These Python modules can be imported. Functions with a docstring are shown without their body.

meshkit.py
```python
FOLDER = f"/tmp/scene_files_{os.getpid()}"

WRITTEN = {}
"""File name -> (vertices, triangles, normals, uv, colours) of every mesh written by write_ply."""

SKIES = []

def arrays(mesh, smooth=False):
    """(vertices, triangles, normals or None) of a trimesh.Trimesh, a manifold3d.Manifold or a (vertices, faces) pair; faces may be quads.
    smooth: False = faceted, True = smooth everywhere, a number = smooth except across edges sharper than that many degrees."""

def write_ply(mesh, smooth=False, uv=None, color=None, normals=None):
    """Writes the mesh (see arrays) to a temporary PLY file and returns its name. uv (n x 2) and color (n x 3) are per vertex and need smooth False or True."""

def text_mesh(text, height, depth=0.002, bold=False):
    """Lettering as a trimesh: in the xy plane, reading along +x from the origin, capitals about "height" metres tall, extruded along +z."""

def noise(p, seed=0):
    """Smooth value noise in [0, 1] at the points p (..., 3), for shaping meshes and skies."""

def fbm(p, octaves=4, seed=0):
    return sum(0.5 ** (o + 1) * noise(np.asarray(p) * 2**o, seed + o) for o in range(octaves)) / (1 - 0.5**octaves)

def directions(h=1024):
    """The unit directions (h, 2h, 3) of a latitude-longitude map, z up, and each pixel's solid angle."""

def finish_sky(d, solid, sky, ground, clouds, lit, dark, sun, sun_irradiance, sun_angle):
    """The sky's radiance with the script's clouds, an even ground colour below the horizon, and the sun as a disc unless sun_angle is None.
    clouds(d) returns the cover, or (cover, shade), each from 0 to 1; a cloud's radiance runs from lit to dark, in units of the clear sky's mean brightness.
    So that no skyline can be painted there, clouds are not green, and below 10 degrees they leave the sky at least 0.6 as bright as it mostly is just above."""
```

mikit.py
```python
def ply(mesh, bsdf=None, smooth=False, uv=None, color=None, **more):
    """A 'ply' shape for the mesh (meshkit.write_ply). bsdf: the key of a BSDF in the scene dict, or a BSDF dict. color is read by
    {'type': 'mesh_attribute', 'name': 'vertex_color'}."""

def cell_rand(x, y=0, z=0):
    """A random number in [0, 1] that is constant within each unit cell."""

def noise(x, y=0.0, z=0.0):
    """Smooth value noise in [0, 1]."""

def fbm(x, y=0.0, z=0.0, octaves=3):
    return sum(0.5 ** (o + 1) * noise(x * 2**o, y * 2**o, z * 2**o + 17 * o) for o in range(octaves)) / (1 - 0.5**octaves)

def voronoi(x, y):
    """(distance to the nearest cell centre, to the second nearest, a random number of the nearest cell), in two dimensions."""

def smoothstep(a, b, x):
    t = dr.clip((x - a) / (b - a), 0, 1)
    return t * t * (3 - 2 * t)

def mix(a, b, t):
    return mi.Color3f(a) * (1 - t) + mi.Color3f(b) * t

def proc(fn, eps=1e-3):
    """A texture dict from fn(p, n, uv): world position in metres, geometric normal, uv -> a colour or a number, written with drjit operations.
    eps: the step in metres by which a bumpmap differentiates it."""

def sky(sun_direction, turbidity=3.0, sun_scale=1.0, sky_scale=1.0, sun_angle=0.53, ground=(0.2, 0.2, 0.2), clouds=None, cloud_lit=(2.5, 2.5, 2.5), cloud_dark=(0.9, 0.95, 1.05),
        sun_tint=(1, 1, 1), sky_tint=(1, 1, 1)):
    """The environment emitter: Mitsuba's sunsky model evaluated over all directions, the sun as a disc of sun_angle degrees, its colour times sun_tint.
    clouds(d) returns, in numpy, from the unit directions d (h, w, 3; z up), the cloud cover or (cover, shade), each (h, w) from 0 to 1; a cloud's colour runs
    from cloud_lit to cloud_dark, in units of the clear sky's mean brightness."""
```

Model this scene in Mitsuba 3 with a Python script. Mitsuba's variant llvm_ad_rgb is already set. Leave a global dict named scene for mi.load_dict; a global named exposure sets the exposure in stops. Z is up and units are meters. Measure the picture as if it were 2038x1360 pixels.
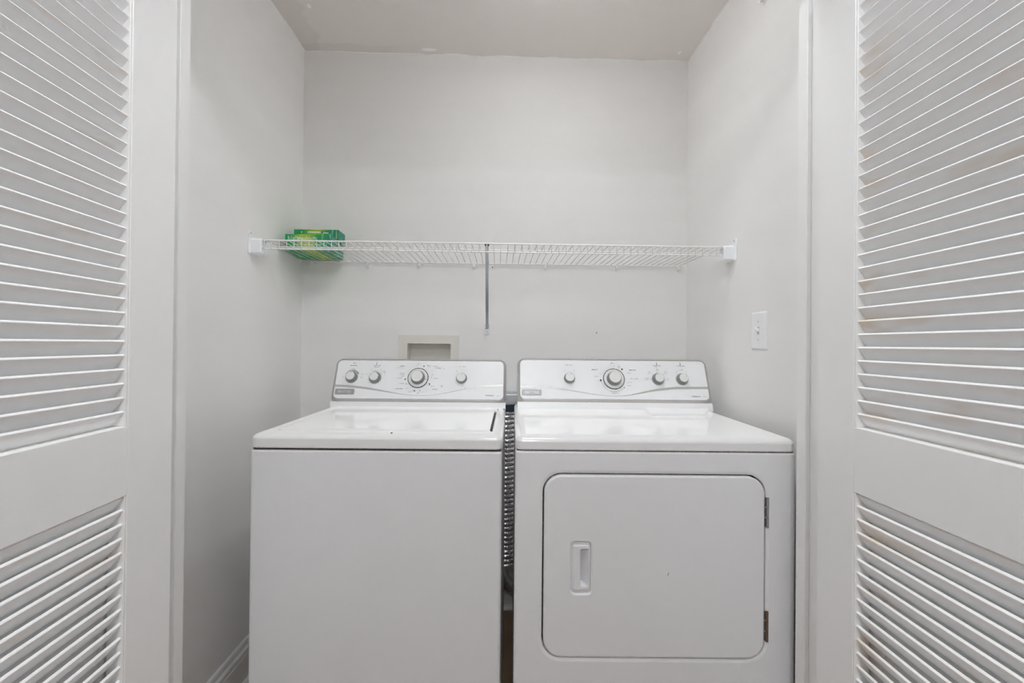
import math
import numpy as np, trimesh, mitsuba as mi, mikit, meshkit
import manifold3d as m3
import drjit as dr
from shapely.geometry import Polygon, box as sbox
from mikit import noise, fbm, smoothstep, mix

T = mi.ScalarTransform4f
scene, labels = {}, {}
rng = np.random.default_rng(7)

# ------------------------------------------------------------------ camera, lights, exposure
EYE = np.array([0.0, 0.0, 1.18])
YAW, PITCH, ROLL = math.radians(1.65), math.radians(0.30), math.radians(0.52)
FWD = np.array([math.sin(YAW) * math.cos(PITCH), math.cos(YAW) * math.cos(PITCH), math.sin(PITCH)])
RGT = np.array([math.cos(YAW), -math.sin(YAW), 0.0])
UPV = np.cross(RGT, FWD) * math.cos(ROLL) - RGT * math.sin(ROLL)
scene['camera'] = {'type': 'perspective', 'fov': 2 * math.degrees(math.atan(1019.0 / 906.0)), 'fov_axis': 'x', 'near_clip': 0.02,
                   'to_world': T().look_at(origin=EYE.tolist(), target=(EYE + FWD).tolist(), up=UPV.tolist())}
exposure = 0.07
CLOSET_LAMP = (18.6, 18.9, 19.1)      # radiance of the closet's dome lamp
HALL_LAMP, FAR_LAMP = (25.7, 26.4, 27.4), (62.5, 64.5, 67.5)      # radiance of the hall's two dome lamps


# ------------------------------------------------------------------ materials
def rgb(r, g, b):
    return {'type': 'rgb', 'value': [r, g, b]}


def mat(name, base, rough=0.5, metal=0.0, spec=0.5, coat=0.0, coat_gloss=0.9):
    d = {'type': 'principled', 'base_color': base if isinstance(base, dict) else rgb(*base), 'roughness': rough, 'metallic': metal}
    if metal < 1:
        d['specular'] = spec
    if coat:
        d['clearcoat'], d['clearcoat_gloss'] = coat, coat_gloss
    scene[name] = {'type': 'twosided', 'bsdf': d}


def wall_col(p, n, uv):
    a = fbm(p.x * 2.2 + 3.1, p.y * 2.2, p.z * 2.2, 4)
    b = fbm(p.x * 1.1 + 9.0, p.y * 1.1, p.z * 9.0, 3)
    g = 0.79 + 0.055 * (a - 0.5) + 0.045 * (b - 0.5)
    return mi.Color3f(g * 1.0, g * 0.992, g * 0.982)


def ceil_col(p, n, uv):
    q = fbm(p.x * 9.0, p.y * 9.0, 0.5, 3) - 0.5
    c = mi.Color3f(0.79, 0.752, 0.725) * (1 + 0.05 * (fbm(p.x * 3.0, p.y * 3.0, 2.0, 3) - 0.5))
    old = smoothstep(-0.78, -0.80, p.x + 0.12 * q) * 0.5 + smoothstep(1.985, 1.995, p.y + 0.05 * q) * smoothstep(-0.4, -0.5, p.x + 0.2 * q) * 0.4
    c = mix(c, mi.Color3f(0.68, 0.645, 0.62), dr.clip(old, 0, 0.8))
    edge = smoothstep(2.040, 2.044, p.y + 0.035 * q)
    ex, ey = (p.x + 0.318) / 0.034, (p.y - 2.012) / 0.010
    edge = dr.maximum(edge, smoothstep(1.1, 0.8, ex * ex + ey * ey + 0.6 * q) * 0.9)
    for cx, cy, r in ((-0.743, 1.769, 0.006), (0.787, 1.985, 0.006)):
        d2 = (dr.square(p.x - cx) + dr.square(p.y - cy) * 0.3) / (r * r)
        edge = dr.maximum(edge, smoothstep(1.2, 0.8, d2 + q))
    edge = dr.maximum(edge, smoothstep(0.846, 0.849, p.x + 0.010 * q))
    edge = dr.maximum(edge, smoothstep(-0.871, -0.874, p.x + 0.010 * q))
    return mix(c, mi.Color3f(0.93, 0.925, 0.91), edge)


def slat_col(p, n, uv):
    w = fbm(p.x * 6.0, p.y * 7.0, p.z * 26.0, 3)
    grain = noise(p.x * 30.0, p.y * 18.0, p.z * 420.0)
    stain = smoothstep(0.60, 0.78, w)
    near_end = smoothstep(0.84, 0.905, p.y) * smoothstep(-0.2, 0.2, p.x)
    stain = dr.clip(stain * 0.45 + near_end * smoothstep(0.45, 0.75, w) * 0.7, 0, 0.8)
    c = mi.Color3f(0.91, 0.915, 0.92) * (0.985 + 0.03 * grain)
    return mix(c, mi.Color3f(0.78, 0.68, 0.57), stain)


def trim_col(p, n, uv):
    g = 0.80 + 0.02 * (fbm(p.x * 14.0, p.y * 5.0, p.z * 5.0, 3) - 0.5)
    return mi.Color3f(g, g, g * 0.997)


def floor_col(p, n, uv):
    k = dr.floor(p.x / 0.13)
    r = mikit.cell_rand(k, dr.floor(p.y / 0.9 + 0.37 * k))
    g = fbm(p.x * 40.0, p.y * 3.0 + 7 * r, 1.0, 3)
    c = mix(mi.Color3f(0.14, 0.085, 0.050), mi.Color3f(0.24, 0.155, 0.095), 0.5 * r + 0.5 * g)
    u = p.x / 0.13 - k
    return c * (1 - 0.7 * smoothstep(0.03, 0.0, dr.minimum(u, 1 - u)))


def box_col(p, n, uv):
    s = noise(p.x * 16.0 + 2.0, p.y * 9.0, p.z * 13.0)
    u = (p.x + 0.845) / 0.18
    lime = smoothstep(0.30, 0.0, dr.abs(u - 0.47 - 0.18 * (s - 0.5))) 
    c = mix(mi.Color3f(0.004, 0.27, 0.075), mi.Color3f(0.0, 0.20, 0.12), smoothstep(0.6, 0.95, u + 0.3 * (s - 0.5)))
    c = mix(c, mi.Color3f(0.36, 0.50, 0.015), lime * 0.85)
    streak = smoothstep(0.62, 0.75, noise(p.x * 120.0, p.y * 60.0, p.z * 18.0)) * smoothstep(0.72, 0.85, u)
    return mix(c, mi.Color3f(0.30, 0.55, 0.25), streak * 0.5)


mat('wall_paint', mikit.proc(wall_col), 0.75, spec=0.25)
mat('ceiling_paint', mikit.proc(ceil_col), 0.85, spec=0.15)
mat('hall_paint', (0.78, 0.78, 0.77), 0.8, spec=0.2)
mat('trim_paint', mikit.proc(trim_col), 0.38, spec=0.4)
mat('slat_paint', mikit.proc(slat_col), 0.42, spec=0.4)
mat('wood_floor', mikit.proc(floor_col), 0.45)
mat('enamel', (0.75, 0.75, 0.75), 0.08, spec=0.5, coat=0.6, coat_gloss=0.97)
mat('enamel_satin', (0.72, 0.725, 0.735), 0.35, spec=0.4)
mat('white_plastic', (0.83, 0.835, 0.845), 0.32, spec=0.45)
mat('handle_plastic', (0.72, 0.73, 0.745), 0.28, spec=0.5)
mat('cap_plastic', (0.74, 0.74, 0.73), 0.35)
mat('silver_plastic', (0.56, 0.55, 0.535), 0.34, metal=0.75)
mat('knob_grey', (0.22, 0.225, 0.22), 0.33, metal=0.35)
mat('knob_ring', (0.52, 0.52, 0.50), 0.35, metal=0.6)
mat('dark_ring', (0.07, 0.07, 0.07), 0.4)
mat('print_grey', (0.20, 0.20, 0.21), 0.6)
mat('print_dark', (0.05, 0.03, 0.035), 0.6)
mat('print_red', (0.35, 0.03, 0.05), 0.6)
mat('print_white', (0.85, 0.85, 0.82), 0.5)
mat('print_violet', (0.42, 0.36, 0.62), 0.5)
mat('badge_silver', (0.36, 0.36, 0.37), 0.40, metal=0.4)
mat('badge_letter', (0.62, 0.62, 0.62), 0.35, metal=0.3)
mat('rubber', (0.03, 0.03, 0.03), 0.7)
mat('gap_dark', (0.05, 0.045, 0.04), 0.8)
mat('wire_vinyl', (0.80, 0.795, 0.78), 0.35)
mat('deck_wire', (0.58, 0.575, 0.56), 0.40)
mat('bracket_plastic', (0.82, 0.84, 0.86), 0.35)
mat('galvanized', (0.58, 0.60, 0.62), 0.36, metal=0.85)
mat('steel', (0.45, 0.45, 0.45), 0.35, metal=0.9)
mat('rusty', (0.13, 0.080, 0.050), 0.7, metal=0.2)
mat('cream_plastic', (0.70, 0.68, 0.63), 0.45)
mat('box_card', mikit.proc(box_col), 0.35, coat=0.3)
mat('navy_tape', (0.02, 0.03, 0.05), 0.5)
scene['foil'] = {'type': 'twosided', 'bsdf': {'type': 'roughconductor', 'material': 'Al', 'alpha': 0.12}}
mat('lamp_white', (0.85, 0.85, 0.85), 0.4)


# ------------------------------------------------------------------ mesh helpers
def key_for(name):
    if name not in scene:
        return name
    i = 1
    while f'{name}_{i:03d}' in scene:
        i += 1
    return f'{name}_{i:03d}'


def put(name, mesh, bsdf, smooth=30, xf=None, **more):
    if xf is not None:
        mesh = xf(mesh)
    k = key_for(name)
    scene[k] = mikit.ply(mesh, bsdf, smooth=smooth, **more)
    return k


def tag(k, label=None, cat=None, group=None, kind=None):
    d = {}
    if label:
        d['label'] = label
    if cat:
        d['category'] = cat
    if group:
        d['group'] = group
    if kind:
        d['kind'] = kind
    labels[k] = d


def tm(m):
    """any mesh -> Trimesh"""
    if hasattr(m, 'to_mesh'):
        q = m.to_mesh()
        return trimesh.Trimesh(np.array(q.vert_properties[:, :3]), np.array(q.tri_verts), process=False)
    return m


def mf(m):
    return m3.Manifold(m3.Mesh(np.asarray(m.vertices, np.float32), np.asarray(m.faces, np.uint32)))


def cat(*ms):
    return trimesh.util.concatenate([tm(m) for m in ms])


def bx(x0, x1, y0, y1, z0, z1):
    m = trimesh.creation.box((x1 - x0, y1 - y0, z1 - z0))
    m.apply_translation(((x0 + x1) / 2, (y0 + y1) / 2, (z0 + z1) / 2))
    return m


def cbx(x0, x1, y0, y1, z0, z1, c=0.002):
    """a box with chamfered edges"""
    pts = []
    for sx, X in ((1, x0), (-1, x1)):
        for sy, Y in ((1, y0), (-1, y1)):
            for sz, Z in ((1, z0), (-1, z1)):
                pts += [(X, Y + sy * c, Z + sz * c), (X + sx * c, Y, Z + sz * c), (X + sx * c, Y + sy * c, Z)]
    return trimesh.convex.convex_hull(np.array(pts))


def rr(w, h, r, n=7):
    out = []
    for cx, cy, a0 in ((w / 2 - r, h / 2 - r, 0), (-w / 2 + r, h / 2 - r, 90), (-w / 2 + r, -h / 2 + r, 180), (w / 2 - r, -h / 2 + r, 270)):
        for k in range(n):
            a = math.radians(a0 + 90 * k / (n - 1))
            out.append((cx + r * math.cos(a), cy + r * math.sin(a)))
    return np.array(out)


def loft(rings, cap0=True, cap1=True):
    rings = [np.asarray(r, float) for r in rings]
    N, R = len(rings[0]), len(rings)
    v = np.vstack(rings)
    f = []
    for i in range(R - 1):
        for j in range(N):
            a, b = i * N + j, i * N + (j + 1) % N
            f += [(a, b, b + N), (a, b + N, a + N)]
    if cap0:
        f += [(0, j + 1, j) for j in range(1, N - 1)]
    if cap1:
        o = (R - 1) * N
        f += [(o, o + j, o + j + 1) for j in range(1, N - 1)]
    m = trimesh.Trimesh(v, np.array(f), process=False)
    if cap0 and cap1 and m.volume < 0:
        m.invert()
    return m


def slab(w, h, r, prof, n=7):
    """rounded rectangle in xy, lofted through prof = [(inset, z)...]"""
    return loft([np.column_stack([rr(w - 2 * i, h - 2 * i, max(r - i, 0.0006), n), np.full(4 * n, z)]) for i, z in prof])


def fil(z0, z1, f, fx=None, k=5, bottom=0.0):
    """profile of a slab from z0 to z1 with a rounded top edge of height f, inset fx"""
    fx = f if fx is None else fx
    p = [(bottom, z0)] + ([(0, z0 + bottom)] if bottom else [])
    for i in range(k + 1):
        a = math.radians(90 * i / k)
        p.append((fx * (1 - math.cos(a)), z1 - f + f * math.sin(a)))
    return p


def lathe(prof, n=40):
    """profile [(r, z)...] about z, closed at r = 0"""
    m = trimesh.creation.revolve(np.array(prof, float), sections=n)
    if m.volume < 0:
        m.invert()
    return m


def tube(pts, r, n=8):
    """a round tube along a polyline, capped"""
    p = np.asarray(pts, float)
    t = np.gradient(p, axis=0)
    t /= np.linalg.norm(t, axis=1, keepdims=True)
    ref = np.array([0.31, 0.17, 0.93]) if abs(t[0][2]) < 0.8 else np.array([0.93, 0.2, 0.1])
    rings = []
    for q, d in zip(p, t):
        a = np.cross(d, ref); a /= np.linalg.norm(a)
        b = np.cross(d, a)
        ang = np.arange(n) * 2 * np.pi / n
        rings.append(q + r * (np.cos(ang)[:, None] * a + np.sin(ang)[:, None] * b))
    m = loft(rings)
    return m


def shift(m, x=0, y=0, z=0):
    m = tm(m).copy()
    m.apply_translation((x, y, z))
    return m


def mapped(m, fn):
    m = tm(m)
    o = trimesh.Trimesh(fn(np.asarray(m.vertices, float)), m.faces, process=False)
    if np.linalg.det(fn(np.eye(3)) - fn(np.zeros((1, 3)))) < 0:
        o.invert()
    return o


def prism(poly, x0, x1):
    """polygon in (y, z) extruded along x"""
    m = trimesh.creation.extrude_polygon(poly, x1 - x0, engine='earcut')
    v = m.vertices
    o = trimesh.Trimesh(np.column_stack([v[:, 2] + x0, v[:, 0], v[:, 1]]), m.faces, process=False)
    return o


def wall_xz(poly, y0, y1):
    """polygon in (x, z) extruded along y"""
    m = trimesh.creation.extrude_polygon(poly, y1 - y0, engine='earcut')
    v = m.vertices
    o = trimesh.Trimesh(np.column_stack([v[:, 0], y1 - v[:, 2], v[:, 1]]), m.faces, process=False)
    return o


# ------------------------------------------------------------------ the setting
XL, XR, YB, ZC = -0.879, 0.853, 2.05, 2.475          # closet: side walls, back wall, ceiling
YF, YI = 1.03, 1.14                                   # hall side and closet side of the front wall
JL, JR, ZH = -0.766, 0.760, 2.10                     # jamb faces, head
HX, HY = 1.75, -2.3                                   # hall

tag(put('floor', bx(-HX - 0.1, HX + 0.1, HY - 0.1, YB + 0.1, -0.1, 0), 'wood_floor', False), 'brown wood plank floor', kind='structure')
back = sbox(XL, 0, XR, ZC).difference(sbox(-0.411, 0.985, -0.214, 1.180))
tag(put('wall_back', wall_xz(back, YB, YB + 0.12), 'wall_paint', False), 'light grey painted back wall of the laundry closet', kind='structure')
tag(put('wall_left', bx(XL - 0.1, XL, YI, YB + 0.12, 0, ZC), 'wall_paint', False), 'left side wall of the laundry closet', kind='structure')
tag(put('wall_right', bx(XR, XR + 0.1, YI, YB + 0.12, 0, ZC), 'wall_paint', False), 'right side wall of the laundry closet', kind='structure')
tag(put('ceiling', bx(XL - 0.1, XR + 0.1, YI, YB + 0.12, ZC, ZC + 0.1), 'ceiling_paint', False), 'greige closet ceiling with uneven white cut-in along the walls', kind='structure')
front = sbox(-HX, 0, HX, ZC).difference(sbox(JL - 0.019, -1, JR + 0.019, ZH + 0.019))
tag(put('wall_front', wall_xz(front, YF, YI), 'hall_paint', False), 'wall around the closet opening', kind='structure')
tag(put('wall_hall_left', bx(-HX - 0.1, -HX, HY, YI, 0, ZC), 'hall_paint', False), 'left wall of the hall', kind='structure')
tag(put('wall_hall_right', bx(HX, HX + 0.1, HY, YI, 0, ZC), 'hall_paint', False), 'right wall of the hall', kind='structure')
tag(put('wall_hall_rear', bx(-HX - 0.1, HX + 0.1, HY - 0.1, HY, 0, ZC), 'hall_paint', False), 'rear wall of the hall', kind='structure')
tag(put('ceiling_hall', bx(-HX - 0.1, HX + 0.1, HY - 0.1, YI, ZC, ZC + 0.1), 'hall_paint', False), 'white ceiling of the hall', kind='structure')


# jambs with stops, head, casing
def jamb(name, xface, s, label):
    x0, x1 = sorted((xface - s * 0.012, xface - s * 0.019))
    k = put(name, cbx(x0, x1, YF, YI, 0, ZH, 0.0015), 'trim_paint', 20)
    tag(k, label, kind='structure')
    a, b = sorted((xface, xface - s * 0.013))
    put(k + '__stop', cbx(a, b, 1.106, YI, 0, ZH, 0.002), 'trim_paint', 20)
    c0, c1 = sorted((xface - s * 0.013, xface - s * 0.078))
    put(k + '__casing', cbx(c0, c1, YF - 0.014, YF, 0, ZH + 0.06, 0.004), 'trim_paint', 20)
    d0, d1 = sorted((xface - s * 0.003, xface - s * 0.080))
    put(k + '__back_casing', cbx(d0, d1, YI, YI + 0.006, 0, ZH + 0.06, 0.002), 'trim_paint', 20)


jamb('trim_1', JL, 1, 'white painted left door jamb of the closet')
jamb('trim_2', JR, -1, 'white painted right door jamb of the closet')
k = put('trim_3', cbx(JL - 0.019, JR + 0.019, YF, YI, ZH, ZH + 0.019, 0.0015), 'trim_paint', 20)
tag(k, 'white head jamb over the closet opening', kind='structure')
put(k + '__casing', cbx(JL - 0.078, JR + 0.078, YF - 0.014, YF, ZH + 0.013, ZH + 0.08, 0.004), 'trim_paint', 20)

# baseboards
bp = [(0, 0), (0.016, 0), (0.016, 0.096), (0.0145, 0.100), (0.0145, 0.112), (0.012, 0.117), (0.0085, 0.121), (0.0085, 0.131), (0.006, 0.138), (0.002, 0.142), (0, 0.142)]


def board(name, fn, length, label):
    m = prism(Polygon(bp), 0, length)
    m = mapped(m, fn)
    k = put(name, m, 'trim_paint', 20)
    tag(k, label, kind='structure')
    sh = [(0.016, 0), (0.030, 0), (0.029, 0.007), (0.025, 0.013), (0.016, 0.017)]
    put(k + '__shoe_moulding', mapped(prism(Polygon(sh), 0, length), fn), 'trim_paint', 30)


board('baseboard_left', lambda v: np.column_stack([XL + v[:, 1], YI + 0.006 + v[:, 0], v[:, 2]]), YB - YI - 0.006, 'white moulded baseboard along the left closet wall')
board('baseboard_right', lambda v: np.column_stack([XR - v[:, 1], YI + 0.006 + v[:, 0], v[:, 2]]), YB - YI - 0.006, 'white moulded baseboard along the right closet wall')
board('baseboard_back', lambda v: np.column_stack([XL + 0.03 + v[:, 0], YB - v[:, 1], v[:, 2]]), XR - XL - 0.06, 'white moulded baseboard along the back wall')


# ------------------------------------------------------------------ louvred doors
PITCH_S, DEPTH_S, DROP_S, TH_S, LEAF_T, LEAF_W = 0.0272, 0.0265, 0.0327, 0.0056, 0.032, 0.735


def louvre_door(key, corner, deg, stile, sgn, label):
    """leaf frame: s = distance from the hinge end towards the hall, d = depth away from the opening, z"""
    a = math.radians(deg)
    u = np.array([-math.sin(a), -math.cos(a), 0.0])
    dv = np.array([math.cos(a), -math.sin(a), 0.0]) * (-sgn)

    def fn(v):
        return np.array(corner) + v[:, :1] * u + v[:, 1:2] * dv + v[:, 2:] * np.array([0, 0, 1.0])

    def P(part, m, b='trim_paint', smooth=20):
        return put(f'{key}__{part}', mapped(m, fn), b, smooth)
    tag(key, label, kind='structure')
    s1 = LEAF_W - 0.115
    P('stile', cbx(0, stile, 0, LEAF_T, 0.012, 2.022, 0.0015))
    P('stile', cbx(s1, LEAF_W, 0, LEAF_T, 0.012, 2.022, 0.0015))
    for z0, z1 in ((0.012, 0.215), (0.881, 1.0145), (1.925, 2.022)):
        P('rail', cbx(stile, s1, 0, LEAF_T, z0, z1, 0.001))
    # slat section: high edge by the opening, falling away
    dd = np.array([DEPTH_S, -DROP_S]); dd /= np.linalg.norm(dd)
    nn = np.array([-dd[1], dd[0]])                     # up and away
    near, far = np.array([0.0032, 0.0]), np.array([0.0032 + DEPTH_S, -DROP_S])
    c = 0.0008
    sec = [near + c * dd, near + c * nn, near + (TH_S - c) * nn, near + TH_S * nn + c * dd, far + TH_S * nn - c * dd, far + (TH_S - c) * nn, far + c * nn, far - c * dd]
    m = prism(Polygon(sec), stile - 0.004, s1 + 0.004)
    ply = mikit.ply(mapped(m, fn), 'slat_paint', smooth=False)
    zs = [1.0417 + i * PITCH_S for i in range(33) if 1.0417 + i * PITCH_S < 1.93] + [0.8765] + [0.853 - i * PITCH_S for i in range(24) if 0.853 - i * PITCH_S > 0.235]
    for z in zs:
        scene[key_for(f'{key}__slat')] = {**ply, 'to_world': T().translate([0, 0, z])}
    # quarter-round beads by the hinge stile, the closing fillets over and under the slats
    for z0, z1 in ((1.0145, 1.925), (0.215, 0.881)):
        P('bead', cbx(stile, stile + 0.005, 0.001, LEAF_T - 0.001, z0, z1, 0.0012))


def folded_leaf(key, corner, deg, sgn):
    a = math.radians(deg)
    u = np.array([-math.sin(a), -math.cos(a), 0.0])
    dv = np.array([math.cos(a), -math.sin(a), 0.0]) * (-sgn)

    def fn(v):
        return np.array(corner) + v[:, :1] * u + v[:, 1:2] * dv + v[:, 2:] * np.array([0, 0, 1.0])
    d0, d1 = LEAF_T + 0.002, 2 * LEAF_T + 0.002
    ms = [cbx(0.03, 0.14, d0, d1, 0.012, 2.022), cbx(0.62, LEAF_W, d0, d1, 0.012, 2.022)] + [cbx(0.14, 0.62, d0, d1, z0, z1) for z0, z1 in ((0.012, 0.215), (0.881, 1.0145), (1.925, 2.022))]
    dd = np.array([DEPTH_S, DROP_S]); dd /= np.linalg.norm(dd)
    nn = np.array([-dd[1], dd[0]])
    n0, n1 = np.array([d0 + 0.003, -DROP_S]), np.array([d0 + 0.003 + DEPTH_S, 0.0])
    sl = prism(Polygon([n0, n0 + TH_S * nn, n1 + TH_S * nn, n1]), 0.136, 0.624)
    ms += [shift(sl, z=z) for z in [1.0417 + i * PITCH_S for i in range(32)] + [0.853 - i * PITCH_S for i in range(23)]]
    put(f'{key}__folded_leaf', mapped(cat(*ms), fn), 'trim_paint', False)
    labels[f'{key}__folded_leaf'] = {'label': 'second louvred leaf folded behind the first', 'kind': 'stuff'}


louvre_door('door_1', (-0.721, YF, 0), -2.7, 0.129, 1, 'white louvred closet door folded open on the left')
louvre_door('door_2', (0.736, YF, 0), 1.2, 0.110, -1, 'white louvred closet door folded open on the right')

folded_leaf('door_1', (-0.721, YF, 0), -2.7, 1)
folded_leaf('door_2', (0.736, YF, 0), 1.2, -1)

# ------------------------------------------------------------------ appliances: a to the right, b away, z up, square to the lens axis
AH, BH = np.array([math.cos(YAW), -math.sin(YAW), 0.0]), np.array([math.sin(YAW), math.cos(YAW), 0.0])


def app(m):
    return mapped(m, lambda v: v[:, :1] * AH + v[:, 1:2] * BH + v[:, 2:] * np.array([0, 0, 1.0]))


class Console:
    """tilted panel frame: (a, h up the slope, n out of the panel)"""

    def __init__(self, b0, z0, deg=22.0):
        self.b0, self.z0, self.t = b0, z0, math.radians(deg)

    def __call__(self, m):
        c, s = math.cos(self.t), math.sin(self.t)
        return app(mapped(m, lambda v: np.column_stack([v[:, 0], self.b0 - v[:, 2] * c + v[:, 1] * s, self.z0 + v[:, 1] * c + v[:, 2] * s])))


def text(s, h, x, y, n0=0.0003, depth=0.0003, italic=0.0, bold=False):
    m = meshkit.text_mesh(s, h, depth, bold)
    b = m.bounds
    m.apply_translation((-(b[0][0] + b[1][0]) / 2, -(b[0][1] + b[1][1]) / 2, 0))
    v = np.array(m.vertices)
    v[:, 0] += italic * v[:, 1]
    return trimesh.Trimesh(v + np.array([x, y, n0]), m.faces, process=False)


def arc(x, y, r, a0, a1, w0, w1=None, n=28, n0=0.0003, d=0.0003):
    """a flat arc, degrees clockwise from the top, its width running from w0 to w1"""
    w1 = w0 if w1 is None else w1
    a = np.radians(np.linspace(a0, a1, n))
    w = np.linspace(w0, w1, n)
    o = np.column_stack([x + (r + w / 2) * np.sin(a), y + (r + w / 2) * np.cos(a)])
    i = np.column_stack([x + (r - w / 2) * np.sin(a), y + (r - w / 2) * np.cos(a)])
    return shift(trimesh.creation.extrude_polygon(Polygon(np.vstack([o, i[::-1]])), d, engine='earcut'), z=n0)


def tick(x, y, cx, cy, length, w, n0=0.0003):
    m = bx(-w / 2, w / 2, -length / 2, length / 2, 0, 0.0003)
    m.apply_transform(trimesh.transformations.rotation_matrix(-math.atan2(x - cx, y - cy), (0, 0, 1)))
    return shift(m, x, y, n0)


def ribbon(pts, d=0.0006, n0=0.0002, k=48):
    """a flat band through (a, h, half width)"""
    from scipy.interpolate import PchipInterpolator
    p = np.array(pts)
    x = np.linspace(p[0, 0], p[-1, 0], k)
    y, w = PchipInterpolator(p[:, 0], p[:, 1])(x), PchipInterpolator(p[:, 0], p[:, 2])(x)
    return shift(trimesh.creation.extrude_polygon(Polygon(np.vstack([np.column_stack([x, y + w]), np.column_stack([x, y - w])[::-1]])), d, engine='earcut'), z=n0)


def thermometer(x, y):
    return cat(bx(x - 0.0009, x + 0.0009, y - 0.002, y + 0.0055, 0.0003, 0.0006), shift(trimesh.creation.cylinder(0.0021, 0.0003, sections=16), x, y - 0.0035, 0.00045))


def knob(owner, C, x, y, r0, r1, height, ring, pointer):
    """a grey knob with a white cap; ring: radius of a thin surround"""
    k = put(f'{owner}__knob', shift(lathe([(0, 0.0005), (r0, 0.0005), (r0, 0.004), (r0 - 0.001, 0.0055), (r1 + 0.0015, height - 0.002), (r1 + 0.0008, height), (0, height)]), x, y), 'knob_grey', 35, C)
    put(k + '__cap', shift(lathe([(0, height - 0.001), (r1, height - 0.001), (r1, height + 0.0008), (r1 - 0.0012, height + 0.0018), (0, height + 0.0018)]), x, y), 'cap_plastic', 35, C)
    if ring:
        put(k + '__surround', shift(lathe([(0, 0.0), (ring, 0.0), (ring, 0.0012), (ring - 0.001, 0.002), (0, 0.002)]), x, y), 'knob_ring', 35, C)
    if pointer is not None:
        a = math.radians(pointer)
        put(k + '__pointer_dot', shift(trimesh.creation.cylinder(0.0011, 0.0008, sections=12), x + math.sin(a) * (r1 - 0.0045), y + math.cos(a) * (r1 - 0.0045), height + 0.0018), 'print_dark', 30, C)
    return k


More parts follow.
